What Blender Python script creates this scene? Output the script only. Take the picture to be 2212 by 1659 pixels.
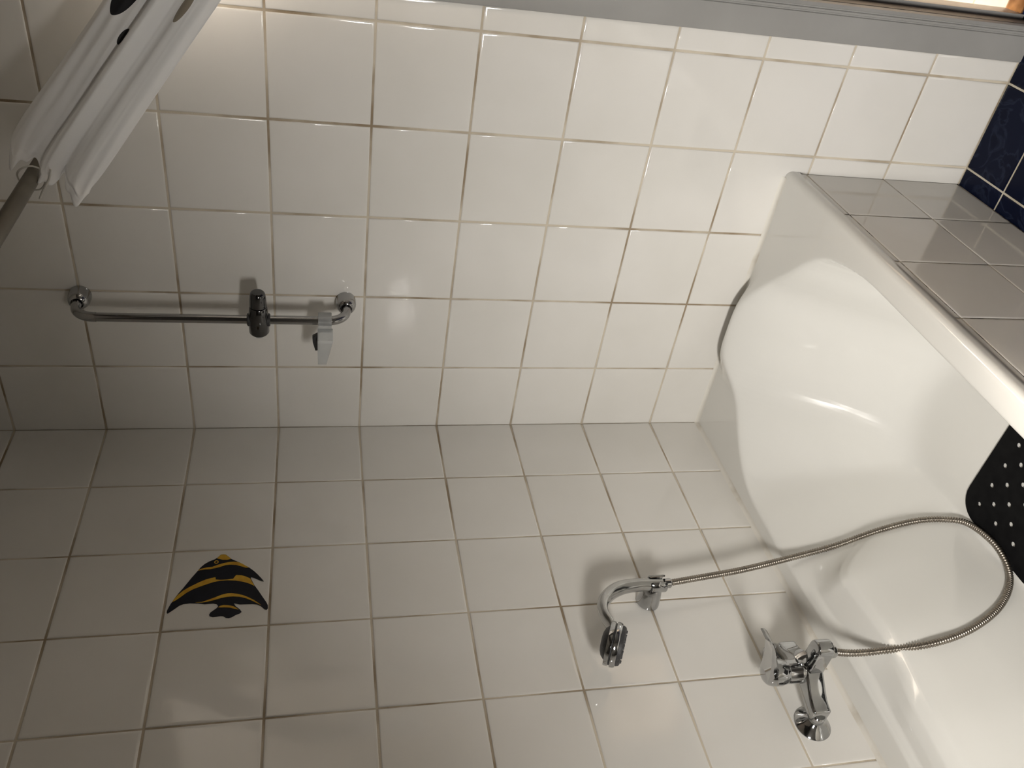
import bpy, bmesh, math, random
import numpy as np
from mathutils import Vector, Matrix

random.seed(7)
for o in list(bpy.data.objects):
    bpy.data.objects.remove(o)
SC = bpy.context.scene
COL = SC.collection

# ------------------------------------------------------------------ camera
cam_d = bpy.data.cameras.new('camera')
cam = bpy.data.objects.new('camera', cam_d)
COL.objects.link(cam)
right = Vector((.1818, .1406, -.9732))
down = Vector((.6135, -.7897, .0005))
fwd = right.cross(down).normalized()
down = fwd.cross(right).normalized()
right.normalize()
m = Matrix.Identity(4)
for i in range(3):
    m[i][0] = right[i]; m[i][1] = -down[i]; m[i][2] = -fwd[i]
m.translation = Vector((1.6546, 1.4235, 1.5184))
cam.matrix_world = m
cam_d.sensor_width = 36.0
cam_d.lens = 36.0 * 1800.5 / 2212.0
cam_d.clip_start = .02
SC.camera = cam

# ------------------------------------------------------------------ world, exposure
w = bpy.data.worlds.new('world'); SC.world = w; w.use_nodes = True
w.node_tree.nodes['Background'].inputs[0].default_value = (.9, .85, .78, 1)
w.node_tree.nodes['Background'].inputs[1].default_value = .02
SC.view_settings.view_transform = 'Standard'
SC.view_settings.look = 'None'
SC.view_settings.gamma = 1.0
SC.view_settings.use_curve_mapping = False
SC.view_settings.exposure = 0.0
LAMP_POS = Vector((1.98, .87, 1.09))      # shade of the wall lamp on the end wall
LAMP_AIM = Vector((0, 1.00, -.05))
LAMP_W = 13.6
HALL_W = 330.0

# ------------------------------------------------------------------ helpers
def mat(name, col, rough=.5, metal=0., **kw):
    mt = bpy.data.materials.new(name); mt.use_nodes = True
    b = mt.node_tree.nodes['Principled BSDF']
    b.inputs['Base Color'].default_value = (*col, 1)
    b.inputs['Roughness'].default_value = rough
    b.inputs['Metallic'].default_value = metal
    for k, v in kw.items():
        b.inputs[k.replace('_', ' ')].default_value = v
    return mt

def noise_mix(mt, c1, c2, scale=6., lo=.35, hi=.65, detail=4., coord='Object', rough=None, bump=0., bscale=80.):
    nt = mt.node_tree; N = nt.nodes; L = nt.links
    b = N['Principled BSDF']
    tc = N.new('ShaderNodeTexCoord'); nz = N.new('ShaderNodeTexNoise')
    nz.inputs['Scale'].default_value = scale; nz.inputs['Detail'].default_value = detail
    geo = None
    if coord == 'World':
        geo = N.new('ShaderNodeNewGeometry'); L.new(geo.outputs['Position'], nz.inputs['Vector'])
    else:
        L.new(tc.outputs[coord], nz.inputs['Vector'])
    r = N.new('ShaderNodeValToRGB')
    r.color_ramp.elements[0].position = lo; r.color_ramp.elements[1].position = hi
    r.color_ramp.elements[0].color = (*c1, 1); r.color_ramp.elements[1].color = (*c2, 1)
    L.new(nz.outputs['Fac'], r.inputs['Fac']); L.new(r.outputs['Color'], b.inputs['Base Color'])
    if bump:
        n2 = N.new('ShaderNodeTexNoise'); n2.inputs['Scale'].default_value = bscale
        if geo: L.new(geo.outputs['Position'], n2.inputs['Vector'])
        else: L.new(tc.outputs[coord], n2.inputs['Vector'])
        bp = N.new('ShaderNodeBump'); bp.inputs['Strength'].default_value = bump; bp.inputs['Distance'].default_value = .002
        L.new(n2.outputs['Fac'], bp.inputs['Height']); L.new(bp.outputs['Normal'], b.inputs['Normal'])
    return r

M = {}
M['tile'] = mat('white_glazed_tile', (.78, .76, .72), .07); noise_mix(M['tile'], (.755, .735, .695), (.80, .78, .745), 3.5, coord='World', bump=.03, bscale=14)
M['grout'] = mat('beige_grout', (.5, .43, .33), .85); noise_mix(M['grout'], (.31, .24, .16), (.63, .565, .46), 6., .36, .56, coord='World', bump=.3, bscale=300)
M['grout_mould'] = mat('mouldy_grout', (.4, .34, .26), .85); noise_mix(M['grout_mould'], (.03, .02, .012), (.50, .44, .35), 26., .38, .5, detail=6., coord='World')
M['grout_pale'] = mat('pale_grout', (.6, .56, .47), .85); noise_mix(M['grout_pale'], (.45, .40, .31), (.68, .63, .53), 9., coord='World')
M['enamel'] = mat('white_bath_enamel', (.80, .79, .755), .09, Coat_Weight=.3, Coat_Roughness=.04)
noise_mix(M['enamel'], (.79, .78, .745), (.81, .80, .765), 2.)
M['silicone'] = mat('white_silicone', (.74, .71, .65), .4); noise_mix(M['silicone'], (.55, .5, .42), (.76, .73, .67), 14., .2, .45)
M['chrome'] = mat('chrome', (.74, .74, .74), .07, 1.0); noise_mix(M['chrome'], (.42, .425, .43), (.49, .495, .50), 20.)
M['chrome_dull'] = mat('worn_chrome', (.62, .61, .59), .16, 1.0); noise_mix(M['chrome_dull'], (.44, .44, .435), (.52, .52, .51), 25.)
M['chrome_dark'] = mat('dark_chrome', (.13, .13, .132), .12, 1.0); noise_mix(M['chrome_dark'], (.11, .11, .112), (.15, .15, .152), 20.)
M['chrome_rail'] = mat('rail_chrome', (.42, .42, .42), .1, 1.0); noise_mix(M['chrome_rail'], (.37, .37, .37), (.43, .43, .43), 20.)
M['hose'] = mat('braided_metal_hose', (.32, .285, .245), .34, 1.0); noise_mix(M['hose'], (.27, .24, .205), (.36, .325, .28), 30.)
M['dark_plastic'] = mat('dark_grey_plastic', (.035, .035, .037), .45); noise_mix(M['dark_plastic'], (.028, .028, .03), (.042, .042, .045), 60., bump=.4, bscale=500)
M['button'] = mat('pale_grey_plastic', (.45, .46, .47), .35); noise_mix(M['button'], (.43, .44, .45), (.47, .48, .49), 40.)
M['rubber'] = mat('black_rubber', (.004, .004, .0045), .75, Specular_IOR_Level=.12); noise_mix(M['rubber'], (.003, .003, .0035), (.006, .006, .0065), 60.)
M['frosted'] = mat('frosted_clear_plastic', (.80, .82, .83), .35, Transmission_Weight=.72, IOR=1.3); noise_mix(M['frosted'], (.74, .76, .77), (.84, .86, .87), 30.)
M['door_paint'] = mat('grey_door_paint', (.33, .325, .315), .38); noise_mix(M['door_paint'], (.31, .305, .295), (.35, .345, .335), 5., bump=.06, bscale=90)
M['dark_rebate'] = mat('brown_door_rebate', (.055, .045, .038), .6); noise_mix(M['dark_rebate'], (.045, .037, .03), (.065, .053, .045), 12.)  # dark brown strip along the door reveal
M['threshold'] = mat('brown_wood_threshold', (.20, .095, .035), .25); noise_mix(M['threshold'], (.12, .055, .02), (.27, .135, .055), 22., coord='World')
M['hall_tile'] = mat('beige_hall_tile', (.62, .50, .37), .2); noise_mix(M['hall_tile'], (.58, .49, .40), (.70, .61, .52), 7., coord='World')
M['paint'] = mat('darkened_wall_paint', (.12, .117, .112), .7); noise_mix(M['paint'], (.11, .108, .104), (.13, .127, .122), 3., bump=.1, bscale=120)  # unseen walls coloured dark so the chrome reflects a dim room
M['ceiling'] = mat('ceiling_paint', (.6, .59, .56), .8); noise_mix(M['ceiling'], (.58, .57, .54), (.62, .61, .58), 3.)
M['rod'] = mat('matte_beige_rod', (.17, .155, .125), .5, .35); noise_mix(M['rod'], (.15, .135, .11), (.19, .175, .145), 15.)
M['string'] = mat('white_curtain_string', (.62, .60, .55), .8); noise_mix(M['string'], (.58, .56, .51), (.66, .64, .59), 50.)
M['fish_dark'] = mat('navy_black_sticker', (.004, .0045, .011), .35, Specular_IOR_Level=.25); noise_mix(M['fish_dark'], (.003, .0035, .008), (.005, .006, .014), 40.)
M['fish_yellow'] = mat('yellow_sticker', (.62, .36, .025), .4, Specular_IOR_Level=.3); noise_mix(M['fish_yellow'], (.55, .29, .018), (.68, .42, .035), 45.)
M['lamp_shell'] = mat('white_lamp_metal', (.6, .6, .58), .4); noise_mix(M['lamp_shell'], (.58, .58, .56), (.62, .62, .6), 20.)

# navy floor tile with pale veins
mt = mat('navy_marbled_tile', (.006, .011, .035), .16, Specular_IOR_Level=.09); M['navy'] = mt
nt = mt.node_tree; N = nt.nodes; L = nt.links; b = N['Principled BSDF']
g = N.new('ShaderNodeNewGeometry')
n1 = N.new('ShaderNodeTexNoise'); n1.inputs['Scale'].default_value = 9; n1.inputs['Detail'].default_value = 7; n1.inputs['Distortion'].default_value = 1.6
r1 = N.new('ShaderNodeValToRGB'); e = r1.color_ramp.elements
e[0].position = .47; e[0].color = (.0025, .0045, .017, 1); e[1].position = .54; e[1].color = (.003, .0055, .020, 1)
v = e.new(.505); v.color = (.012, .017, .038, 1)
L.new(g.outputs['Position'], n1.inputs['Vector']); L.new(n1.outputs['Fac'], r1.inputs['Fac']); L.new(r1.outputs['Color'], b.inputs['Base Color'])

# curtain cloth: white with a few printed spots (UV space, metres along / across)
mt = mat('white_printed_curtain', (.80, .80, .80), .75); M['curtain'] = mt
nt = mt.node_tree; N = nt.nodes; L = nt.links; b = N['Principled BSDF']
b.inputs['Sheen Weight'].default_value = .15
uv = N.new('ShaderNodeUVMap')
cur = None
base = N.new('ShaderNodeTexNoise'); base.inputs['Scale'].default_value = 9
L.new(uv.outputs['UV'], base.inputs['Vector'])
rr = N.new('ShaderNodeValToRGB'); rr.color_ramp.elements[0].color = (.88, .88, .885, 1); rr.color_ramp.elements[1].color = (.93, .925, .915, 1)
L.new(base.outputs['Fac'], rr.inputs['Fac']); cur = rr.outputs['Color']
SPOTS = [((.322, .098), .050, (.004, .004, .007)), ((.292, .325), .021, (.30, .26, .20)), ((.245, .172), .012, (.02, .02, .02)),
         ((.52, .35), .05, (.004, .004, .007)), ((.66, .12), .03, (.30, .26, .20)), ((.80, .28), .05, (.004, .004, .007)), ((.95, .10), .04, (.02, .02, .02))]
for (cu, cv), rad, colr in SPOTS:
    vm = N.new('ShaderNodeVectorMath'); vm.operation = 'DISTANCE'; vm.inputs[1].default_value = (cu, cv, 0)
    L.new(uv.outputs['UV'], vm.inputs[0])
    lt = N.new('ShaderNodeMath'); lt.operation = 'LESS_THAN'; lt.inputs[1].default_value = rad
    L.new(vm.outputs['Value'], lt.inputs[0])
    mx = N.new('ShaderNodeMix'); mx.data_type = 'RGBA'
    L.new(lt.outputs[0], mx.inputs[0]); L.new(cur, mx.inputs[6]); mx.inputs[7].default_value = (*colr, 1)
    cur = mx.outputs[2]
L.new(cur, b.inputs['Base Color'])

mt = bpy.data.materials.new('lamp_diffuser'); mt.use_nodes = True; M['diffuser'] = mt
b = mt.node_tree.nodes['Principled BSDF']; b.inputs['Base Color'].default_value = (.9, .88, .84, 1)
b.inputs['Emission Color'].default_value = (1, .93, .83, 1); b.inputs['Emission Strength'].default_value = 6.0


def link(name, me, material=None, parent=None, loc=None, smooth=True, auto=None):
    o = bpy.data.objects.new(name, me); COL.objects.link(o)
    if material is not None and not me.materials:
        me.materials.append(M[material])
    if parent is not None: o.parent = parent
    if loc is not None: o.location = loc
    return o

def finish(bm, name, smooth=True, angle=None):
    bmesh.ops.recalc_face_normals(bm, faces=bm.faces)
    me = bpy.data.meshes.new(name); bm.to_mesh(me); bm.free()
    if smooth:
        for p in me.polygons: p.use_smooth = True
        if angle is not None:
            sharp_by_angle(me, angle)
    return me

def sharp_by_angle(me, deg):
    bm = bmesh.new(); bm.from_mesh(me)
    for e in bm.edges:
        if len(e.link_faces) == 2 and e.calc_face_angle(0) > math.radians(deg):
            e.smooth = False
    bm.to_mesh(me); bm.free()

def pydata(name, v, f, smooth=True, angle=None):
    me = bpy.data.meshes.new(name); me.from_pydata([tuple(p) for p in v], [], f)
    bm = bmesh.new(); bm.from_mesh(me); bpy.data.meshes.remove(me)
    return finish(bm, name, smooth, angle)

def empty(name, loc=(0, 0, 0)):
    o = bpy.data.objects.new(name, None); COL.objects.link(o); o.location = loc
    o.empty_display_size = .05
    return o

def tag(o, label, cat, group=None):
    o['label'] = label; o['category'] = cat
    if group: o['group'] = group
    return o

def struct(o, label=None):
    o['kind'] = 'structure'
    if label: o['label'] = label
    return o

def frame_along(d):
    d = Vector(d).normalized()
    a = Vector((0, 0, 1)) if abs(d.z) < .9 else Vector((1, 0, 0))
    x = a.cross(d).normalized(); y = d.cross(x)
    return x, y, d

def lathe(name, prof, origin, axis, seg=28, angle=35, capped=True):
    """prof: list of (distance along axis, radius)"""
    x, y, d = frame_along(axis); o = Vector(origin); v = []; f = []
    n = len(prof)
    for h, r in prof:
        for k in range(seg):
            t = 2 * math.pi * k / seg
            v.append(o + d * h + x * (r * math.cos(t)) + y * (r * math.sin(t)))
    for i in range(n - 1):
        for k in range(seg):
            f.append((i * seg + k, i * seg + (k + 1) % seg, (i + 1) * seg + (k + 1) % seg, (i + 1) * seg + k))
    if capped:
        f.append(tuple(range(seg - 1, -1, -1))); f.append(tuple((n - 1) * seg + k for k in range(seg)))
    return pydata(name, v, f, True, angle)

def catmull(pts, n):
    P = [Vector(p) for p in pts]
    P = [P[0] * 2 - P[1]] + P + [P[-1] * 2 - P[-2]]
    out = []
    for i in range(1, len(P) - 2):
        for k in range(n):
            t = k / n
            a, b, c, d = P[i - 1], P[i], P[i + 1], P[i + 2]
            out.append(.5 * (2 * b + (c - a) * t + (2 * a - 5 * b + 4 * c - d) * t * t + (3 * b - a - 3 * c + d) * t ** 3))
    out.append(P[-2].copy())
    return out

def resample(pts, step):
    d = [0]
    for a, b in zip(pts, pts[1:]): d.append(d[-1] + (b - a).length)
    n = max(2, int(round(d[-1] / step))); out = []; j = 0
    for i in range(n + 1):
        s = d[-1] * i / n
        while j < len(d) - 2 and d[j + 1] < s: j += 1
        t = (s - d[j]) / max(1e-9, d[j + 1] - d[j])
        out.append(pts[j].lerp(pts[j + 1], t))
    return out, d[-1]

def sweep(name, pts, rad, seg=16, up=None, closed_caps=True, angle=50, squash=None):
    """tube through pts; rad float or list; squash list of (rx,ry) factors"""
    n = len(pts); v = []; f = []
    T = [(pts[min(i + 1, n - 1)] - pts[max(i - 1, 0)]).normalized() for i in range(n)]
    if up is None:
        up = Vector((0, 0, 1)) if abs(T[0].z) < .9 else Vector((1, 0, 0))
    u = Vector(up)
    for i in range(n):
        u = (u - T[i] * u.dot(T[i])).normalized(); w_ = T[i].cross(u)
        r = rad[i] if isinstance(rad, (list, tuple)) else rad
        sx, sy = squash[i] if squash else (1, 1)
        for k in range(seg):
            t = 2 * math.pi * k / seg
            v.append(pts[i] + u * (r * sx * math.cos(t)) + w_ * (r * sy * math.sin(t)))
    for i in range(n - 1):
        for k in range(seg):
            f.append((i * seg + k, i * seg + (k + 1) % seg, (i + 1) * seg + (k + 1) % seg, (i + 1) * seg + k))
    if closed_caps:
        f.append(tuple(range(seg - 1, -1, -1))); f.append(tuple((n - 1) * seg + k for k in range(seg)))
    return pydata(name, v, f, True, angle)

def box_mesh(name, lo, hi, bevel=0., seg=2, smooth=False):
    bm = bmesh.new(); bmesh.ops.create_cube(bm, size=1)
    for v in bm.verts:
        v.co = Vector([lo[i] + (v.co[i] + .5) * (hi[i] - lo[i]) for i in range(3)])
    if bevel:
        bmesh.ops.bevel(bm, geom=list(bm.edges), offset=bevel, segments=seg, affect='EDGES', profile=.5)
    return finish(bm, name, smooth or bevel > 0, 35 if bevel else None)

def prism(name, poly, vec, bevel=0., seg=2, angle=35):
    """extrude planar polygon (3D points) by vec"""
    bm = bmesh.new(); vs = [bm.verts.new(p) for p in poly]; fa = bm.faces.new(vs)
    r = bmesh.ops.extrude_face_region(bm, geom=[fa])
    for e in r['geom']:
        if isinstance(e, bmesh.types.BMVert): e.co += Vector(vec)
    bmesh.ops.recalc_face_normals(bm, faces=bm.faces)
    if bevel:
        bmesh.ops.bevel(bm, geom=[e for e in bm.edges if e.calc_face_angle(0) > .35], offset=bevel, segments=seg, affect='EDGES', profile=.5, clamp_overlap=True)
    return finish(bm, name, True, angle)

# ------------------------------------------------------------------ tiles
TILE_CACHE = {}
def tile_mesh(name, wd, ht, material, t=.008):
    key = (name, round(wd, 4), round(ht, 4), material)
    if key in TILE_CACHE: return TILE_CACHE[key]
    rings = [(0., -t), (0., -.0012), (.0008, -.0004), (.0026, 0.), (.006, 0.)]
    v = []; f = []
    for ins, z in rings:
        a, b_ = wd / 2 - ins, ht / 2 - ins
        v += [(-a, -b_, z), (a, -b_, z), (a, b_, z), (-a, b_, z)]
    for i in range(len(rings) - 1):
        for k in range(4):
            f.append((i * 4 + k, i * 4 + (k + 1) % 4, i * 4 + 4 + (k + 1) % 4, i * 4 + 4 + k))
    n = (len(rings) - 1) * 4
    f.append((n, n + 1, n + 2, n + 3))
    me = bpy.data.meshes.new(name); me.from_pydata(v, [], f)
    for p in me.polygons: p.use_smooth = True
    me.materials.append(M[material]); TILE_CACHE[key] = me
    return me

BASIS = {'A': Matrix(((0, 0, 1), (1, 0, 0), (0, 1, 0))),      # normal +x : u=y v=z
         'B': Matrix(((-1, 0, 0), (0, 0, 1), (0, 1, 0))),     # normal +y : u=-x v=z
         'F': Matrix.Identity(3)}
def lay(parent, basis, plane, u0, u1, v0, v1, gu, gv, material, tilt=.0012, name='tile'):
    """one tile of the given cell, joint gu / gv wide"""
    wd, ht = (u1 - u0) - gu, (v1 - v0) - gv
    if wd < .004 or ht < .004: return
    me = tile_mesh(name, wd, ht, material)
    o = bpy.data.objects.new(name, me); COL.objects.link(o); o.parent = parent
    uc, vc = (u0 + u1) / 2, (v0 + v1) / 2
    pos = {'A': (plane, uc, vc), 'B': (uc, plane, vc), 'F': (uc, vc, plane)}[basis]
    rot = BASIS[basis] @ Matrix.Rotation(random.uniform(-tilt, tilt), 3, 'X') @ Matrix.Rotation(random.uniform(-tilt, tilt), 3, 'Y')
    o.matrix_world = Matrix.Translation(pos) @ rot.to_4x4()
    return o

H = 2.408            # ceiling
ROWS = [.008 + .2 * k for k in range(13)]; ROWS[0] = -.001
ACOLS = [0.] + [.1886 + .2015 * k for k in range(5)] + [1.041]
BCOLS = [0.] + [.1967 + .1997 * k for k in range(10)] + [2.125]
YMAX, XMAX = 2.10, 2.13

wall_r = struct(link('wall_right', box_mesh('wall_right', (-.11, -.11, -.02), (-.0017, 1.0415, H + .1)), 'grout'))
for i in range(len(ACOLS) - 1):
    for k in range(12):
        if ROWS[k + 1] < .45 and ACOLS[i + 1] < .76: continue
        u0, u1 = ACOLS[i], ACOLS[i + 1]
        if i == len(ACOLS) - 2: u1 += .0022
        if i == 0: u0 -= .002
        lay(wall_r, 'A', 0., u0, u1, ROWS[k], ROWS[k + 1], .0052 if i > 1 else .0042, .0046, 'tile')
wall_l = struct(link('wall_left', box_mesh('wall_left', (0, -.11, -.02), (XMAX + .1, -.0015, H + .1)), 'grout'))
for i in range(len(BCOLS) - 1):
    for k in range(2 if BCOLS[i] < 1.7 else 0, 12):
        u0 = BCOLS[i] - (.002 if i == 0 else 0)
        lay(wall_l, 'B', 0., u0, BCOLS[i + 1], ROWS[k], ROWS[k + 1], .0034, .0046, 'tile')

# rest of the room
floor = struct(link('floor', box_mesh('floor', (0, 0, -.05), (XMAX, YMAX, -.0012)), 'grout_pale'))
FX = [0.] + [.138 + .2005 * k for k in range(10)] + [XMAX]
FY = [.745, .7935] + [.7935 + .2012 * k for k in range(1, 7)]; FY[-1] = YMAX
for i in range(len(FX) - 1):
    for j in range(len(FY) - 1):
        lay(floor, 'F', 0., FX[i], FX[i + 1], FY[j], FY[j + 1], .0042, .0042, 'navy')
    if FX[i] > 1.7:
        for a, b_ in ((0, .19), (.19, .391), (.391, .592), (.592, .745)):
            lay(floor, 'F', 0., FX[i], FX[i + 1], a, b_, .0042, .0042, 'navy')
struct(link('ceiling', box_mesh('ceiling', (-.11, -.11, H), (XMAX + .1, YMAX + .1, H + .1)), 'ceiling'))
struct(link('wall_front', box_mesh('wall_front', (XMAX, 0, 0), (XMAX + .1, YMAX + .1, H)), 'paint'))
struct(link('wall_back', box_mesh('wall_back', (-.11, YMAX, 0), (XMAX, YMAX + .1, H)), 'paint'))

# door opening in the right wall, y 1.12 .. 1.92
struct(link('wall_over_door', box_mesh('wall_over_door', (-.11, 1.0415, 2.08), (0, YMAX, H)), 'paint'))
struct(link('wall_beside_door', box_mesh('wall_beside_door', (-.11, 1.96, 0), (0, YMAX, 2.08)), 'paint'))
def jamb(name, s, y0):
    """door jamb profile in x,y extruded in z; s = +1 opening lies towards +y"""
    pr = [(-.11, 0), (.004, 0), (.006, .003), (.006, .053), (.0035, .0545), (.0035, .0565), (.006, .058), (.0065, .062), (.004, .0635), (.004, .0655), (.006, .067), (.004, .073), (-.002, .0765),
          (-.11, .0765)]
    return prism(name, [Vector((x, y0 + s * y, 0)) for x, y in pr], (0, 0, 2.08), angle=40)
dr = struct(empty('door_1', (0, 1.12, 0)), 'grey painted door frame beside the white tiled wall')
j = link('casing', jamb('casing', 1, 1.0415), 'door_paint', dr); j.matrix_parent_inverse = Matrix.Translation((0, -1.12, 0))
def under(o, e):
    o.parent = e; o.matrix_parent_inverse = Matrix.Translation(-e.location); return o
under(link('rebate', box_mesh('rebate', (-.046, 1.1165, 0), (-.003, 1.1190, 2.08)), 'dark_rebate'), dr)
under(link('door_stop', box_mesh('door_stop', (-.102, 1.1175, 0), (-.046, 1.1290, 2.08), .0012), 'door_paint'), dr)
under(link('casing', jamb('casing2', -1, 1.9965), 'door_paint'), dr)
under(link('lintel', box_mesh('lintel', (-.1, 1.118, 2.0), (.004, 1.92, 2.08), .003), 'door_paint'), dr)
# threshold and hall beyond
tr = struct(link('trim_1', prism('threshold', [Vector(p) for p in [(-.108, 1.118, -.03), (-.108, 1.118, .004), (-.098, 1.118, .009), (-.07, 1.118, .009), (-.056, 1.118, .003), (-.056, 1.118, -.03)]], (0, .802, 0), .002), 'threshold'))
struct(link('wall_door_sill', box_mesh('wall_door_sill', (-.06, 1.10, -.05), (0, 1.95, -.004)), 'grout_pale'))
lay(floor, 'F', 0., -.058, 0., 1.118, 1.320, .003, .0042, 'navy'); lay(floor, 'F', 0., -.058, 0., 1.320, 1.5212, .003, .0042, 'navy'); lay(floor, 'F', 0., -.058, 0., 1.5212, 1.7224, .003, .0042, 'navy'); lay(floor, 'F', 0., -.058, 0., 1.7224, 1.92, .003, .0042, 'navy')
hf = struct(link('hall_floor', box_mesh('hall_floor', (-1.9, -.2, -.06), (-.06, 2.6, -.0015)), 'grout_pale'))
for i in range(6):
    for jx in range(9):
        lay(hf, 'F', 0., -.218 - .3 * (i), -.218 - .3 * i + .3 if i else -.108, -.2 + .31 * jx, .11 + .31 * jx, .003, .003, 'hall_tile')
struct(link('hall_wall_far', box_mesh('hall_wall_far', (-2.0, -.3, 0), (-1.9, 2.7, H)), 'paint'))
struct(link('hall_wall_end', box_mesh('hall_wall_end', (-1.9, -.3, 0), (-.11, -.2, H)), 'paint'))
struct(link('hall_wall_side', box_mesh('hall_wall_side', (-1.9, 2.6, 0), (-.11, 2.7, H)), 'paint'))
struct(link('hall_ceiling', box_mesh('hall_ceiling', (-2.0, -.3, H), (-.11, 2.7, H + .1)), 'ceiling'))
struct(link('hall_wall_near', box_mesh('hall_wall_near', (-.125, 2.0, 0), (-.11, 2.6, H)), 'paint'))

# ------------------------------------------------------------------ tub apron
apron = struct(link('wall_tub_apron', box_mesh('wall_tub_apron', (0, .70, 0), (1.74, .7505, .4285)), 'grout_mould'))
AX = [0.] + [.2045 + .1985 * k for k in range(9)]; AX[-1] = 1.74
for i in range(len(AX) - 1):
    for z0, z1 in ((.004, .2085), (.2085, .4135), (.4135, .4315)):
        lay(apron, 'B', .752, AX[i], AX[i + 1], z0, z1, .0028, .003, 'tile')

# ------------------------------------------------------------------ bathtub
RIM=.464; FLOOR=.10
XB_Y=np.array([0,.03,.045,.06,.09,.119,.16,.19,.217,.25,.30,.36,.42,.47,.51,.54,.578,.623,.664,.689,.70,.72,.76])
XB_X=np.array([.50,.40,.34,.29,.245,.209,.170,.140,.105,.078,.058,.052,.056,.068,.090,.118,.155,.193,.24,.30,.36,.50,.8])
def sstep(a,b,t):
    t=np.clip((t-a)/(b-a),0,1); return t*t*(3-2*t)
def ztub(x,y):
    x=np.asarray(x,float);y=np.asarray(y,float)
    xb=np.interp(y,XB_Y,XB_X)
    xb=(xb+np.interp(y-.012,XB_Y,XB_X)+np.interp(y+.012,XB_Y,XB_X))/3
    back=RIM-(x-xb)*1.35
    back=np.logaddexp(back/.03,FLOOR/.03)*.03
    front=RIM-(.704-y)*2.6
    sA=RIM-(y-.045)*2.35
    sh=.022*sstep(.62,.85,x)-.015*sstep(1.0,1.2,x)
    yy=y-sh
    bump=sstep(.86,.99,x)
    led=np.interp(yy,[0,.05,.068,.125,.140,.152,.205,.30],[.60,RIM,.447,.426,.412,.37,.10,-.38])
    ledb=np.interp(yy,[0,.05,.064,.09,.115,.136,.152,.205,.30],[.60,RIM,.452,.451,.445,.424,.37,.10,-.38])
    led=led*(1-bump)+ledb*bump
    t=sstep(.50,.68,x)
    side=sA*(1-t)+led*t
    foot=RIM-(1.62-x)*2.0
    w=.016
    st=np.stack([back,front,side,foot]); m=st.max(0)
    zb=m+w*np.log(np.exp((st-m)/w).sum(0))
    k=.006; mm=np.minimum(zb,RIM)
    z=mm-k*np.log(np.exp(-(zb-mm)/k)+np.exp(-(RIM-mm)/k))+k*.2
    S=np.exp(-(np.abs(y-.352)/.125)**4)
    W=sstep(0.0,.05,x)*(1-sstep(.06,.26,x))
    return np.minimum(z,RIM)+.040*S*W

TUBL = 1.70
tub = tag(empty('bathtub', (.85, .38, 0)), 'white bathtub with a raised headrest in the tiled corner', 'bathtub')
xs = np.concatenate([np.linspace(.0005, .45, 111), np.linspace(.455, 1.2, 150), np.linspace(1.207, TUBL, 60)])
ys = np.concatenate([np.linspace(.0005, .28, 95), np.linspace(.284, .52, 52), np.linspace(.5235, .742, 62)])
X, Y = np.meshgrid(xs, ys, indexing='ij'); ZT = ztub(X, Y)
lip = [(.7445, RIM - .0002), (.748, RIM - .0014), (.7512, RIM - .0036), (.7538, RIM - .0067), (.7555, RIM - .0105), (.756, RIM - .015), (.756, .442), (.7555, .433), (.7535, .4315), (.748, .4312)]
nc = len(ys) + len(lip); v = []; f = []
for i, x in enumerate(xs):
    for jx, y in enumerate(ys): v.append((x, y, float(ZT[i, jx])))
    for y, z in lip: v.append((x, y, z))
for i in range(len(xs) - 1):
    for jx in range(nc - 1):
        a = i * nc + jx
        f.append((a, a + nc, a + nc + 1, a + 1))
me = bpy.data.meshes.new('basin'); me.from_pydata(v, [], f)
for p in me.polygons: p.use_smooth = True
under(link('basin', me, 'enamel'), tub)
def bead(name, p0, p1, n1, n2, r=.009):
    p0, p1, n1, n2 = map(Vector, (p0, p1, n1, n2)); prof = []
    for k in range(7):
        t = math.pi / 2 * k / 6
        prof.append(n1 * (r * (1 - math.sin(t))) + n2 * (r * (1 - math.cos(t))))
    prof += [Vector((0, 0, 0)) - n2 * .001]
    vs = [p0 + q for q in prof] + [p1 + q for q in prof]; n = len(prof)
    return pydata(name, vs, [(k, (k + 1) % n, n + (k + 1) % n, n + k) for k in range(n)], True, 50)
under(link('sealant', bead('sealant_r', (0, 0, RIM), (0, .742, RIM), (1, 0, 0), (0, 0, 1)), 'silicone'), tub)
under(link('sealant', bead('sealant_l', (0, 0, RIM), (TUBL, 0, RIM), (0, 1, 0), (0, 0, 1)), 'silicone'), tub)
struct(link('wall_tub_end', box_mesh('wall_tub_end', (TUBL, 0, 0), (1.74, .752, RIM)), 'tile'))

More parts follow.
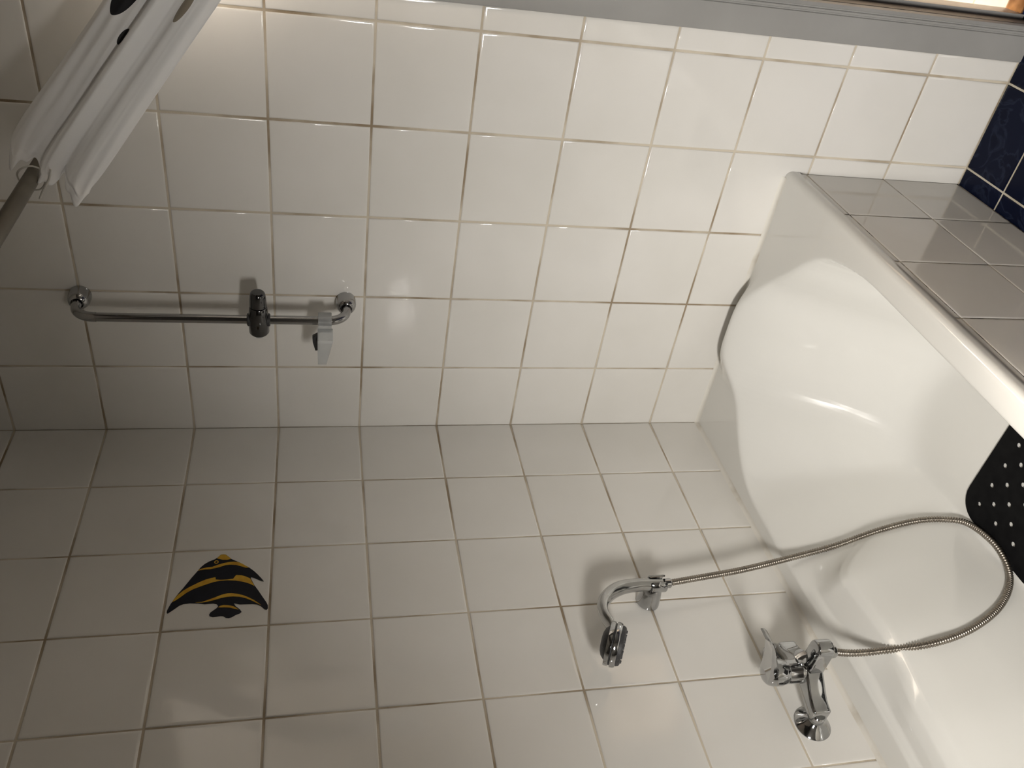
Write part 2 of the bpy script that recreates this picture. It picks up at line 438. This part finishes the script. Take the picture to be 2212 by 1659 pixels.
# ------------------------------------------------------------------ anti slip mat
def bath_mat():
    p = .0288; nx, ny = 25, 13; x0, y0 = .5565, .2265; t = .0025; zb = .1022
    hx, hy = nx * p, ny * p; r = .0058
    bm = bmesh.new(); vd = {}
    def V(x, y, z=zb + t):
        k = (round(x, 5), round(y, 5), round(z, 5))
        if k not in vd: vd[k] = bm.verts.new((x0 + x, y0 + y, z))
        return vd[k]
    holes = []
    for i in range(nx):
        for jx in range(ny):
            cx, cy = (i + .5) * p, (jx + .5) * p
            c = [(i * p, jx * p), (cx, jx * p), ((i + 1) * p, jx * p), ((i + 1) * p, cy), ((i + 1) * p, (jx + 1) * p), (cx, (jx + 1) * p), (i * p, (jx + 1) * p), (i * p, cy)]
            corner = (i in (0, nx - 1)) and (jx in (0, ny - 1))
            if (i + jx) % 2 == 0 and not corner and 0 < i < nx - 1 and 0 < jx < ny - 1:
                ring = [(cx - r * .7, cy - r * .7), (cx, cy - r), (cx + r * .7, cy - r * .7), (cx + r, cy), (cx + r * .7, cy + r * .7), (cx, cy + r), (cx - r * .7, cy + r * .7), (cx - r, cy)]
                for k in range(8):
                    bm.faces.new((V(*c[k]), V(*c[(k + 1) % 8]), V(*ring[(k + 1) % 8]), V(*ring[k])))
                    bm.faces.new((V(*ring[k]), V(*ring[(k + 1) % 8]), V(*ring[(k + 1) % 8], zb), V(*ring[k], zb)))
            else:
                bm.faces.new([V(*q) for q in c])
    # round the outer corners: pull border verts of corner region in
    R = .055
    for vv in bm.verts:
        x, y = vv.co.x - x0, vv.co.y - y0
        for sx in (0, 1):
            for sy in (0, 1):
                ccx = R if sx == 0 else hx - R; ccy = R if sy == 0 else hy - R
                dx, dy = x - ccx, y - ccy
                if (dx < 0) == (sx == 0) and (dy < 0) == (sy == 0) and dx * dx + dy * dy > 0:
                    mx = max(abs(dx), abs(dy)); L_ = math.hypot(dx, dy); s = mx / L_
                    blend = min(1, mx / R)
                    s = 1 + (s - 1) * blend
                    vv.co.x = x0 + ccx + dx * s; vv.co.y = y0 + ccy + dy * s
    be = [e for e in bm.edges if len(e.link_faces) == 1 and all(abs(q.co.z - zb - t) < 1e-5 for q in e.verts)]
    ex = bmesh.ops.extrude_edge_only(bm, edges=be)
    for q in ex['geom']:
        if isinstance(q, bmesh.types.BMVert): q.co.z = zb - .002
    return finish(bm, 'bath_mat', True, 30)
tag(link('bath_mat', bath_mat(), 'rubber'), 'black rubber bath mat with round drain holes lying in the tub', 'bath mat')

# ------------------------------------------------------------------ shower rail on the right wall
def rel(o, e): return under(o, e)
rail = tag(empty('shower_rail', (0, .38, 1.45)), 'chrome shower rail with bent ends fixed upright to the tiled wall', 'shower rail')
RX, RY, ZT1, ZB1, RB = .086, .381, 2.006, 1.450, .040
rel(link('tube', sweep('tube', [Vector((RX, RY, ZB1 + RB + .005)), Vector((RX, RY, 1.75)), Vector((RX, RY, ZT1 - RB - .005))], .0096, 24), 'chrome_rail'), rail)
for z, s in ((ZT1, -1), (ZB1, 1)):
    pts = [Vector((.012, RY, z)), Vector((.026, RY, z))]
    for k in range(0, 11):
        t = math.pi / 2 * k / 10
        pts.append(Vector((RX - RB + RB * math.sin(t), RY, z + s * (RB - RB * math.cos(t)))))
    pts.append(pts[-1] + Vector((0, 0, s * .006)))
    rel(link('elbow', sweep('elbow', pts, .0102, 24), 'chrome_rail'), rail)
    rel(link('wall_rose', lathe('wall_rose', [(0, .0222), (.004, .0228), (.018, .0226), (.026, .0212), (.032, .0185), (.036, .0155), (.037, .0125), (.034, .0105)], (0, RY, z), (1, 0, 0), 32), 'chrome_rail'), rail)
# sliding holder on the rail
sl = tag(empty('slider_clamp', (RX, RY, 1.637)), 'chrome clamp slider with push button halfway down the shower rail', 'slider')
rel(link('body', lathe('body', [(-.032, .013), (-.030, .0185), (-.026, .0212), (.012, .0218), (.024, .0200), (.036, .0186), (.0375, .0176)], (RX, RY - .004, 1.637), (0, 1, 0), 32), 'chrome_dark'), sl)
rel(link('knob', lathe('knob', [(.0385, .0150), (.0395, .0180), (.052, .0176), (.066, .0164), (.071, .0150), (.0735, .0125)], (RX, RY - .004, 1.637), (0, 1, 0), 32), 'chrome_dark'), sl)
rel(link('collar', lathe('collar', [(-.024, .0125), (-.022, .0145), (.022, .0145), (.024, .0125)], (RX, RY, 1.637), (0, 0, 1), 24), 'dark_plastic'), sl)
rel(link('button', lathe('button', [(-.040, .0075), (-.039, .0090), (-.030, .0092)], (RX, RY - .004, 1.637), (0, 1, 0), 24), 'button'), sl)
# frosted plastic hook
hk = tag(empty('rail_hook', (RX, RY, 1.497)), 'frosted clear plastic hook clipped round the foot of the shower rail', 'hook')
rel(link('clip', prism('clip', [Vector((x, y, 1.483)) for x, y in [(RX - .014, .368), (RX - .010, .397), (RX + .012, .3985), (RX + .0155, .394), (RX + .0165, .362), (RX + .006, .352), (RX - .006, .356)]], (0, 0, .029), .0015), 'frosted'), hk)
def blade():
    c0, c1 = Vector((.098, .366, 0)), Vector((.160, .316, 0)); d = (c1 - c0).normalized(); n = Vector((-d.y, d.x, 0))
    rows = [(0, 1.4805, 1.5135, .006), (.028, 1.4805, 1.5135, .006), (.034, 1.482, 1.5135, .003), (.060, 1.489, 1.513, .003), (.079, 1.4945, 1.5125, .003)]
    v = []; f = []
    for s, za, zb_, th in rows:
        p = c0 + d * s
        v += [(p.x + n.x * th, p.y + n.y * th, za), (p.x - n.x * th, p.y - n.y * th, za), (p.x - n.x * th, p.y - n.y * th, zb_), (p.x + n.x * th, p.y + n.y * th, zb_)]
    for i in range(len(rows) - 1):
        for k in range(4): f.append((i * 4 + k, i * 4 + (k + 1) % 4, i * 4 + 4 + (k + 1) % 4, i * 4 + 4 + k))
    f += [(3, 2, 1, 0), tuple(len(v) - 4 + k for k in range(4))]
    return pydata('blade', v, f, False)
rel(link('blade', blade(), 'frosted'), hk)
rel(link('screw_tab', prism('screw_tab', [Vector((.098, y, z)) for y, z in [(.360, 1.512), (.352, 1.5245), (.338, 1.5235), (.316, 1.518), (.318, 1.511)]], (.012, 0, 0), .0015), 'dark_plastic'), hk)

# ------------------------------------------------------------------ fish sticker
FISH = {
    'body': [(0.4109,1.7125),(0.4103,1.7073),(0.4115,1.702),(0.4172,1.6964),(0.4241,1.69),(0.4296,1.6811),(0.4345,1.673),(0.4403,1.6648),(0.4498,1.6526),(0.4591,1.643),(0.4691,1.6347),(0.4807,1.6263),(0.4878,1.6219),(0.487,1.6261),(0.4819,1.634),(0.4771,1.642),(0.4747,1.6479),(0.4784,1.6481),(0.4862,1.6447),(0.4974,1.6396),(0.5113,1.6313),(0.5266,1.6229),(0.541,1.6147),(0.5493,1.6112),(0.5565,1.6109),(0.5598,1.6133),(0.5584,1.6171),(0.5498,1.625),(0.5453,1.6321),(0.5434,1.6409),(0.543,1.6522),(0.5424,1.6659),(0.5387,1.6779),(0.547,1.673),(0.5521,1.6677),(0.5564,1.6637),(0.5613,1.6612),(0.5646,1.6644),(0.5675,1.6716),(0.5724,1.6786),(0.5742,1.6845),(0.573,1.6901),(0.5688,1.6953),(0.568,1.7008),(0.569,1.708),(0.5695,1.7152),(0.5668,1.7209),(0.5636,1.722),(0.5583,1.7198),(0.5533,1.7142),(0.5482,1.7085),(0.5437,1.7065),(0.5387,1.71),(0.5366,1.7169),(0.537,1.7328),(0.5344,1.7452),(0.5328,1.7612),(0.5339,1.7732),(0.5373,1.7801),(0.5453,1.7887),(0.5548,1.7995),(0.5528,1.8015),(0.5482,1.8015),(0.539,1.7991),(0.5291,1.7955),(0.5184,1.7908),(0.5068,1.7849),(0.4943,1.7777),(0.4808,1.7706),(0.4688,1.7644),(0.4525,1.7548),(0.4426,1.7495),(0.4344,1.7426),(0.428,1.7343),(0.4226,1.7232),(0.4185,1.7184)],
    's0': [(0.4212,1.7194),(0.4116,1.7124),(0.411,1.7073),(0.4122,1.702),(0.4237,1.6907),(0.4259,1.6983),(0.4253,1.7074),(0.4226,1.7141)],
    's1': [(0.4514,1.7539),(0.4477,1.7502),(0.4442,1.7379),(0.4432,1.7265),(0.4387,1.7166),(0.435,1.7066),(0.4323,1.6939),(0.432,1.6849),(0.4338,1.6757),(0.4384,1.6676),(0.4439,1.6607),(0.4498,1.6533),(0.4493,1.6604),(0.4452,1.6697),(0.4411,1.6791),(0.4395,1.6908),(0.4402,1.7011),(0.4443,1.711),(0.447,1.721),(0.449,1.7311),(0.4492,1.7412),(0.4503,1.75)],
    's2': [(0.5288,1.7951),(0.5202,1.7912),(0.5103,1.7851),(0.5012,1.7769),(0.4934,1.7667),(0.489,1.7598),(0.4816,1.7481),(0.4757,1.7362),(0.4727,1.7264),(0.4711,1.7179),(0.477,1.7169),(0.4786,1.7069),(0.4786,1.6943),(0.4773,1.6829),(0.472,1.6801),(0.4679,1.6772),(0.4695,1.6669),(0.4735,1.6576),(0.479,1.6492),(0.4821,1.6479),(0.4887,1.6447),(0.4988,1.6398),(0.4926,1.6488),(0.4867,1.6619),(0.4823,1.6775),(0.4803,1.6941),(0.4809,1.7093),(0.4831,1.7204),(0.4876,1.7325),(0.4925,1.7445),(0.4989,1.7587),(0.507,1.7702),(0.5167,1.78),(0.5238,1.7877)],
    's3': [(0.5325,1.7503),(0.5318,1.7382),(0.5278,1.7275),(0.5224,1.7145),(0.5168,1.7025),(0.514,1.6916),(0.5141,1.6828),(0.5165,1.6726),(0.5206,1.6611),(0.5271,1.6494),(0.5344,1.6389),(0.5423,1.6297),(0.5483,1.6242),(0.5429,1.6322),(0.5348,1.6439),(0.5283,1.6556),(0.5242,1.6671),(0.5225,1.6797),(0.5225,1.6909),(0.5248,1.7031),(0.5287,1.7151),(0.5318,1.7272),(0.5332,1.738)],
    's4': [(0.5475,1.7064),(0.544,1.7028),(0.5425,1.6968),(0.5435,1.6881),(0.5466,1.678),(0.5512,1.6717),(0.5558,1.6667),(0.5532,1.675),(0.5496,1.6839),(0.5483,1.6938),(0.548,1.7012)],
}
fish = tag(empty('fish_sticker', (.49, 0, 1.61)), 'yellow and black striped fish sticker on a white tile of the left wall', 'sticker')
def decal(name, poly, y0, y1):
    bm = bmesh.new()
    a = [bm.verts.new((x, y1, z)) for x, z in poly]; b_ = [bm.verts.new((x, y0, z)) for x, z in poly]
    n = len(poly); bm.faces.new(a)
    for k in range(n): bm.faces.new((a[k], a[(k + 1) % n], b_[(k + 1) % n], b_[k]))
    return finish(bm, name, False)
rel(link('fish_body', decal('fish_body', FISH['body'], 0.0, .0010), 'fish_dark'), fish)
for k in range(5):
    rel(link('stripe', decal('stripe', FISH['s%d' % k], .0006, .0014), 'fish_yellow'), fish)
def ringmesh():
    v = []; f = []; n = 20
    for y, r in ((.0014, .0044), (.0014, .0026), (.0008, .0026), (.0008, .0044)):
        for k in range(n):
            t = 2 * math.pi * k / n; v.append((.4307 + r * math.cos(t), y, 1.7196 + r * math.sin(t)))
    for i in range(4):
        for k in range(n): f.append((i * n + k, i * n + (k + 1) % n, ((i + 1) % 4) * n + (k + 1) % n, ((i + 1) % 4) * n + k))
    return pydata('eye_ring', v, f, False)
rel(link('eye_ring', ringmesh(), 'fish_yellow'), fish)

# ------------------------------------------------------------------ hand shower bracket, handset, hose
br = tag(empty('handset_bracket', (.6, 0, .81)), 'chrome wall bracket holding the hand shower on the left wall', 'bracket')
rel(link('base', lathe('base', [(0, .0255), (.004, .0258), (.012, .0245), (.028, .0225), (.040, .0205), (.048, .0180)], (.600, 0, .812), Vector((-.10, 1, -.10)), 32), 'chrome'), br)
def cclip():
    # C shaped socket, open towards the room
    v = []; f = []; n = 18; c = Vector((.5945, .054, 0))
    hs = [.780, .782, .818, .820]
    prof = [(.0148, .7835), (.0180, .7835), (.0188, .785), (.0188, .816), (.0180, .8175), (.0148, .8175)]
    for k in range(n + 1):
        t = math.radians(75 + 330 - 0) if False else math.radians(120 + 300 * k / n)
        for r, z in prof:
            v.append((c.x + r * math.cos(t), c.y + r * math.sin(t), z))
    m_ = len(prof)
    for k in range(n):
        for q in range(m_): f.append((k * m_ + q, k * m_ + (q + 1) % m_, (k + 1) * m_ + (q + 1) % m_, (k + 1) * m_ + q))
    f += [tuple(range(m_)), tuple(n * m_ + q for q in range(m_ - 1, -1, -1))]
    return pydata('socket', v, f, True, 35)
rel(link('socket', cclip(), 'chrome'), br)

hs = tag(empty('hand_shower', (.6, .055, .80)), 'chrome hand shower with curved handle hanging in its wall bracket', 'hand shower')
hp = [(.5945, .054, .790), (.5950, .054, .822), (.5965, .056, .855), (.6040, .059, .890), (.6220, .062, .921), (.6480, .066, .942), (.6760, .070, .9475), (.6980, .073, .9440), (.7150, .075, .9430)]
pts, ln = resample(catmull([Vector(p) for p in hp], 8), .004)
n = len(pts)
def lerp_list(keys, t):
    for (t0, a), (t1, b_) in zip(keys, keys[1:]):
        if t <= t1: return a + (b_ - a) * (t - t0) / (t1 - t0)
    return keys[-1][1]
rads = [lerp_list([(0, .0115), (.14, .0138), (.2, .0142), (.45, .0160), (.65, .0158), (.8, .0115), (1, .0085)], i / (n - 1)) for i in range(n)]
sq = [(lerp_list([(0, 1), (.4, .95), (.75, .8), (1, .8)], i / (n - 1)), lerp_list([(0, 1), (.4, 1.0), (.8, 1.3), (1, 1.7)], i / (n - 1))) for i in range(n)]
rel(link('handle', sweep('handle', pts, rads, 24, up=Vector((1, 0, 0)), squash=sq), 'chrome_dull'), hs)
HA = Vector((.45, .08, -.89)).normalized(); HC = Vector((.7480, .076, .9555))
rel(link('back_cap', lathe('back_cap', [(-.0195, .010), (-.0185, .018), (-.015, .0265), (-.009, .0325), (-.006, .034)], HC, HA, 36), 'dark_plastic'), hs)
rel(link('back_ring', lathe('back_ring', [(-.0075, .033), (-.0075, .0425), (-.006, .0435), (.0010, .0435), (.0020, .0425), (.0020, .038)], HC, HA, 40), 'chrome'), hs)
rel(link('gap_ring', lathe('gap_ring', [(.0020, .0405), (.0050, .0405)], HC, HA, 40), 'dark_plastic'), hs)
rel(link('front_ring', lathe('front_ring', [(.0050, .040), (.0050, .0435), (.0065, .0445), (.0120, .0440), (.0155, .0420), (.0165, .0395)], HC, HA, 40), 'chrome'), hs)
rel(link('spray_face', lathe('spray_face', [(.0160, .0395), (.0175, .0395), (.0225, .0375), (.0245, .034), (.0245, .010)], HC, HA, 36), 'dark_plastic'), hs)
noz = lathe('nozzle', [(0, .0022), (.003, .0016)], (0, 0, 0), HA, 8)
fx, fy, fd = frame_along(HA)
for rr_, cnt in ((.030, 16), (.020, 10), (.011, 6)):
    for k in range(cnt):
        t = 2 * math.pi * k / cnt
        o = link('nozzle', noz, 'dark_plastic'); o.location = HC + HA * .0240 + fx * (rr_ * math.cos(t)) + fy * (rr_ * math.sin(t)); under(o, hs)

hose_pts = [(.8405, .1300, .5330), (.8420, .1260, .5150), (.8458, .1270, .4859), (.8530, .1390, .4460), (.8727, .1780, .3720), (.8645, .1940, .2908), (.8394, .2080, .2159), (.8053, .2170, .1602), (.7641, .2240, .1220), (.7235, .2380, .1145), (.6741, .2400, .1138), (.6087, .2200, .1140), (.5756, .1980, .1388), (.5584, .1780, .1904), (.5547, .1480, .2706), (.5547, .1000, .3694), (.5542, .0640, .4730), (.5722, .0560, .5937), (.5862, .0540, .7096), (.5938, .0540, .7700), (.5945, .0540, .7860)]
pts, ln = resample(catmull([Vector(p) for p in hose_pts], 10), .0011)
rads = [.0073 - (0., 0., .0007, .0024, .0010)[i % 5] for i in range(len(pts))]
ho = tag(empty('shower_hose', (.6741, .24, .107)), 'ribbed metal shower hose looping through the tub from tap to hand shower', 'hose')
rel(link('spiral', sweep('spiral', pts, rads, 12, angle=180), 'hose'), ho)
rel(link('end_nut', lathe('end_nut', [(0, .0085), (.002, .0102), (.014, .0108), (.016, .0095)], (.5945, .054, .786), (0, 0, -1), 20), 'chrome'), ho)

# ------------------------------------------------------------------ mixer tap
tap = tag(empty('bath_mixer_tap', (.838, 0, .568)), 'chrome bath mixer tap with lever on the left wall above the tub', 'tap')
TC = Vector((.838, .072, .567))
# arch shaped body: plan outline (x,y) extruded in z
def body():
    fr = []; bk = []
    for k in range(-12, 13):
        t = k / 12; x = TC.x + .082 * t
        c = .5 + .5 * math.cos(math.pi * min(1, abs(t) * 1.05))
        fr.append((x, .052 + .040 * c)); bk.append((x, .022 + .026 * c))
    # rounded ends
    outl = [Vector((x, y, .547)) for x, y in fr] + [Vector((x, y, .547)) for x, y in reversed(bk)]
    return prism('body', outl, (0, 0, .040), .0075, 4, 50)
rel(link('body', body(), 'chrome'), tap)
for sx in (-1, 1):
    ox = .838 + .075 * sx
    rel(link('wall_flange', lathe('wall_flange', [(0, .0360), (.002, .0362), (.004, .0345), (.011, .0240), (.018, .0165), (.020, .0150)], (ox, 0, .568), (0, 1, 0), 36), 'chrome'), tap)
    rel(link('union', lathe('union', [(.014, .0150), (.022, .0155), (.034, .0150), (.036, .013)], (ox, 0, .568), (0, 1, 0), 24), 'chrome'), tap)
# spout with the hose outlet
sp = [Vector((TC.x - .019, .075, .547)), Vector((TC.x + .019, .075, .547))]
for k in range(9):
    t = math.pi * k / 8
    sp.append(Vector((TC.x + .0185 * math.cos(t), .138 + .020 * math.sin(t), .547)))
rel(link('spout', prism('spout', sp, (0, 0, .033), .006, 3, 50), 'chrome'), tap)
rel(link('outlet_nut', lathe('outlet_nut', [(0, .0125), (.006, .0130), (.012, .0125), (.016, .0105), (.018, .0080)], (.8405, .131, .549), (0, 0, -1), 24), 'chrome_dull'), tap)
# diverter knob
dk = Vector((TC.x - .002, .095, .588))
rel(link('diverter', lathe('diverter', [(-.012, .0075), (.012, .0075), (.013, .0105), (.016, .0128), (.026, .0130), (.029, .0115), (.030, .006)], dk, Vector((-.05, .85, .45)), 24), 'chrome'), tap)
# cartridge neck + lever
rel(link('neck', lathe('neck', [(0, .0240), (.006, .0245), (.008, .0235), (.030, .0232), (.032, .0225), (.034, .0225), (.036, .0238), (.040, .0240)], (TC.x, .070, .584), (0, 0, 1), 36), 'chrome'), tap)
rel(link('lever_cap', lathe('lever_cap', [(0, .0235), (.0015, .0255), (.004, .0262), (.022, .0262), (.030, .0245), (.036, .0195), (.039, .0120), (.040, .003)], (TC.x, .070, .6255), Vector((0, .12, 1)), 40, 30), 'chrome'), tap)
def lever():
    # bent paddle: plan outline lofted outwards from the cap
    secs = [(.066, .6520, .0215, .0110), (.088, .6555, .0212, .0105), (.104, .6600, .0205, .0092), (.122, .6665, .0196, .0072), (.140, .6735, .0188, .0055), (.158, .6800, .0180, .0044), (.175, .6870, .0173, .0037), (.189, .6950, .0165, .0033), (.198, .7030, .0155, .0030), (.203, .7100, .0125, .0025)]
    v = []; f = []; pf = [(-1, -.45), (-.86, -1), (.86, -1), (1, -.45), (1, .45), (.86, 1), (-.86, 1), (-1, .45)]; n_ = len(pf)
    for y, z, a, b_ in secs:
        for px_, pz_ in pf: v.append((TC.x + a * px_, y, z + b_ * pz_))
    for i in range(len(secs) - 1):
        for k in range(n_): f.append((i * n_ + k, i * n_ + (k + 1) % n_, (i + 1) * n_ + (k + 1) % n_, (i + 1) * n_ + k))
    f += [tuple(range(n_ - 1, -1, -1)), tuple((len(secs) - 1) * n_ + k for k in range(n_))]
    return pydata('lever', v, f, True, 28)
rel(link('lever', lever(), 'chrome'), tap)

# ------------------------------------------------------------------ curtain rod and curtain
rod = tag(empty('curtain_rod', (0, .75, 1.98)), 'dull beige shower curtain rod above the edge of the tub', 'rod')
rel(link('bar', sweep('bar', [Vector((.004, .75, 1.98)), Vector((1., .75, 1.98)), Vector((XMAX - .004, .75, 1.98))], .0128, 24), 'rod'), rod)
rel(link('end_cup', lathe('end_cup', [(0, .026), (.004, .026), (.012, .018), (.02, .0145)], (0, .75, 1.98), (1, 0, 0), 24), 'rod'), rod)
rel(link('end_cup', lathe('end_cup', [(0, .026), (.004, .026), (.012, .018), (.02, .0145)], (XMAX, .75, 1.98), (-1, 0, 0), 24), 'rod'), rod)

cu = tag(empty('shower_curtain', (.15, .75, 1.98)), 'white shower curtain with black spots bunched up and swept off the rod', 'curtain')
# cloth: u runs from the hem on the rod away towards the door, v across the bunched width (0 top .. 1 bottom)
TOP = [Vector(p) for p in [(.217, .789, 2.012), (.185, .822, 2.002), (.150, .915, 1.932), (.120, 1.031, 1.848), (.110, 1.13, 1.785), (.105, 1.22, 1.71), (.105, 1.30, 1.58), (.105, 1.33, 1.40), (.105, 1.335, 1.15)]]
BOT = [Vector(p) for p in [(.227, .716, 1.898), (.205, .745, 1.880), (.160, .850, 1.805), (.120, 1.050, 1.659), (.110, 1.13, 1.610), (.105, 1.17, 1.54), (.105, 1.185, 1.45), (.105, 1.185, 1.30), (.105, 1.185, 1.15)]]
tp = catmull(TOP, 10); bt = catmull(BOT, 10)
NU, NV = len(tp), 97
v = []; f = []; uvs = []
acc = 0
pl = [0.]
for a, b_ in zip(tp, tp[1:]): pl.append(pl[-1] + (b_ - a).length)
def pleat(vv, u):
    # irregular gathers: big folds plus small ones
    w_ = vv + .012 * math.sin(u * 9 + vv * 5)
    return float(np.interp(w_, PV, PO)) + .0009 * math.sin(2 * math.pi * (7.3 * vv + .5 * math.sin(u * 6))) + .002 * math.sin(u * 17 + vv * 9)
PV = [0, .03, .10, .24, .36, .40, .43, .46, .52, .58, .63, .68, .76, .86, .95, 1.]
PO = [-.012, -.002, .006, .009, .007, .001, .006, .016, .019, .012, .004, .006, .013, .015, .010, -.002]
rnd = [random.uniform(-1, 1) for _ in range(NV + 4)]
for i in range(NU):
    u = pl[i]
    for k in range(NV):
        vv = k / (NV - 1)
        a, b_ = tp[i], bt[i]
        p = a.lerp(b_, vv)
        nrm = Vector((.86, .42, .28)).normalized()
        p = p + nrm * (pleat(vv, u) * (1 if u > .02 else .8))
        along = (tp[min(i + 1, NU - 1)] - tp[max(0, i - 1)]).normalized()
        if u < .12:      # ragged hem
            hem = .016 * math.sin(2 * math.pi * (2.6 * vv + .45)) + .007 * math.sin(2 * math.pi * (6.1 * vv + .1))
            p = p + along * (hem * (1 - u / .12))
        v.append(p); uvs.append((u, vv * .42))
for i in range(NU - 1):
    for k in range(NV - 1):
        a = i * NV + k; f.append((a, a + 1, a + NV + 1, a + NV))
me = bpy.data.meshes.new('cloth'); me.from_pydata([tuple(p) for p in v], [], f)
lay_uv = me.uv_layers.new(name='UVMap')
for lp in me.loops: lay_uv.data[lp.index].uv = uvs[lp.vertex_index]
for p in me.polygons: p.use_smooth = True
cl = link('cloth', me, 'curtain'); rel(cl, cu)
md = cl.modifiers.new('thickness', 'SOLIDIFY'); md.thickness = .0012; md.offset = 0
ringp = [Vector((.226 + .004 * math.sin(t * 2), .75 + .021 * math.cos(t), 1.98 + .021 * math.sin(t))) for t in [2 * math.pi * k / 28 for k in range(29)]]
rel(link('ring', sweep('ring', ringp, .0016, 8, up=Vector((1, 0, 0))), 'string'), cu)
strp = catmull([Vector((.235, .772, 1.945)), Vector((.238, .755, 1.950)), Vector((.238, .735, 1.962)), Vector((.232, .716, 1.972))], 8)
rel(link('tie_string', sweep('tie_string', strp, .0018, 8), 'string'), cu)

# ------------------------------------------------------------------ lamps
lamp = tag(empty('wall_lamp', (XMAX, LAMP_POS.y, LAMP_POS.z)), 'white adjustable wall lamp on the end wall aimed into the tub', 'lamp')
ax = (LAMP_AIM - LAMP_POS).normalized()
rel(link('back_plate', lathe('back_plate', [(0, .045), (.012, .045), (.016, .038)], (XMAX, LAMP_POS.y, LAMP_POS.z + .09), (-1, 0, 0), 32), 'lamp_shell'), lamp)
rel(link('arm', sweep('arm', catmull([Vector((XMAX - .01, LAMP_POS.y, LAMP_POS.z + .09)), Vector((XMAX - .04, LAMP_POS.y, LAMP_POS.z + .085)), LAMP_POS - ax * .03 + Vector((0, 0, .03)), LAMP_POS - ax * .045], 6), .007, 12), 'lamp_shell'), lamp)
def rect_lathe(name, prof, origin, axis, wy, wz):
    x, y, d = frame_along(axis); o = Vector(origin); v = []; f = []
    for h, s in prof:
        for sx, sy in ((-1, -1), (1, -1), (1, 1), (-1, 1)):
            v.append(o + d * h + x * (wy + s) * sx + y * (wz + s) * sy)
    for i in range(len(prof) - 1):
        for k in range(4): f.append((i * 4 + k, i * 4 + (k + 1) % 4, i * 4 + 4 + (k + 1) % 4, i * 4 + 4 + k))
    f.append((3, 2, 1, 0))
    return pydata(name, v, f, False)
LW, LH = .15, .085
rel(link('shade', rect_lathe('shade', [(-.05, -.03), (-.045, 0), (.035, .012), (.0345, .010), (-.02, .002)], LAMP_POS, ax, LW, LH), 'lamp_shell'), lamp)
x_, y_, d_ = frame_along(ax)
dv = [LAMP_POS + ax * .0 + x_ * (LW * sx) + y_ * (LH * sy) for sx, sy in ((-1, -1), (1, -1), (1, 1), (-1, 1))]
rel(link('diffuser', pydata('diffuser', dv, [(0, 1, 2, 3)], False), 'diffuser'), lamp)
ld = bpy.data.lights.new('lamp_light', 'AREA'); ld.shape = 'RECTANGLE'; ld.size = 2 * LW; ld.size_y = 2 * LH
ld.energy = LAMP_W; ld.color = (1, .965, .91); ld.spread = math.radians(119)
lo = bpy.data.objects.new('lamp_light', ld); COL.objects.link(lo)
mm = Matrix.Identity(3)
mm.col[0] = x_; mm.col[1] = -y_; mm.col[2] = -d_
lo.matrix_basis = Matrix.Translation(LAMP_POS + ax * .006) @ mm.to_4x4()
under(lo, lamp)

hl = tag(empty('hall_lamp', (-.9, 1.5, H)), 'round ceiling lamp in the hall beyond the door', 'lamp')
rel(link('glass', lathe('glass', [(0, .14), (.02, .14), (.05, .11), (.065, .06), (.07, .01)], (-.9, 1.5, H), (0, 0, -1), 32), 'lamp_shell'), hl)
pd = bpy.data.lights.new('hall_light', 'POINT'); pd.energy = HALL_W; pd.color = (1, .88, .74); pd.shadow_soft_size = .1
po = bpy.data.objects.new('hall_light', pd); COL.objects.link(po); po.location = (-.9, 1.5, H - .2); under(po, hl)
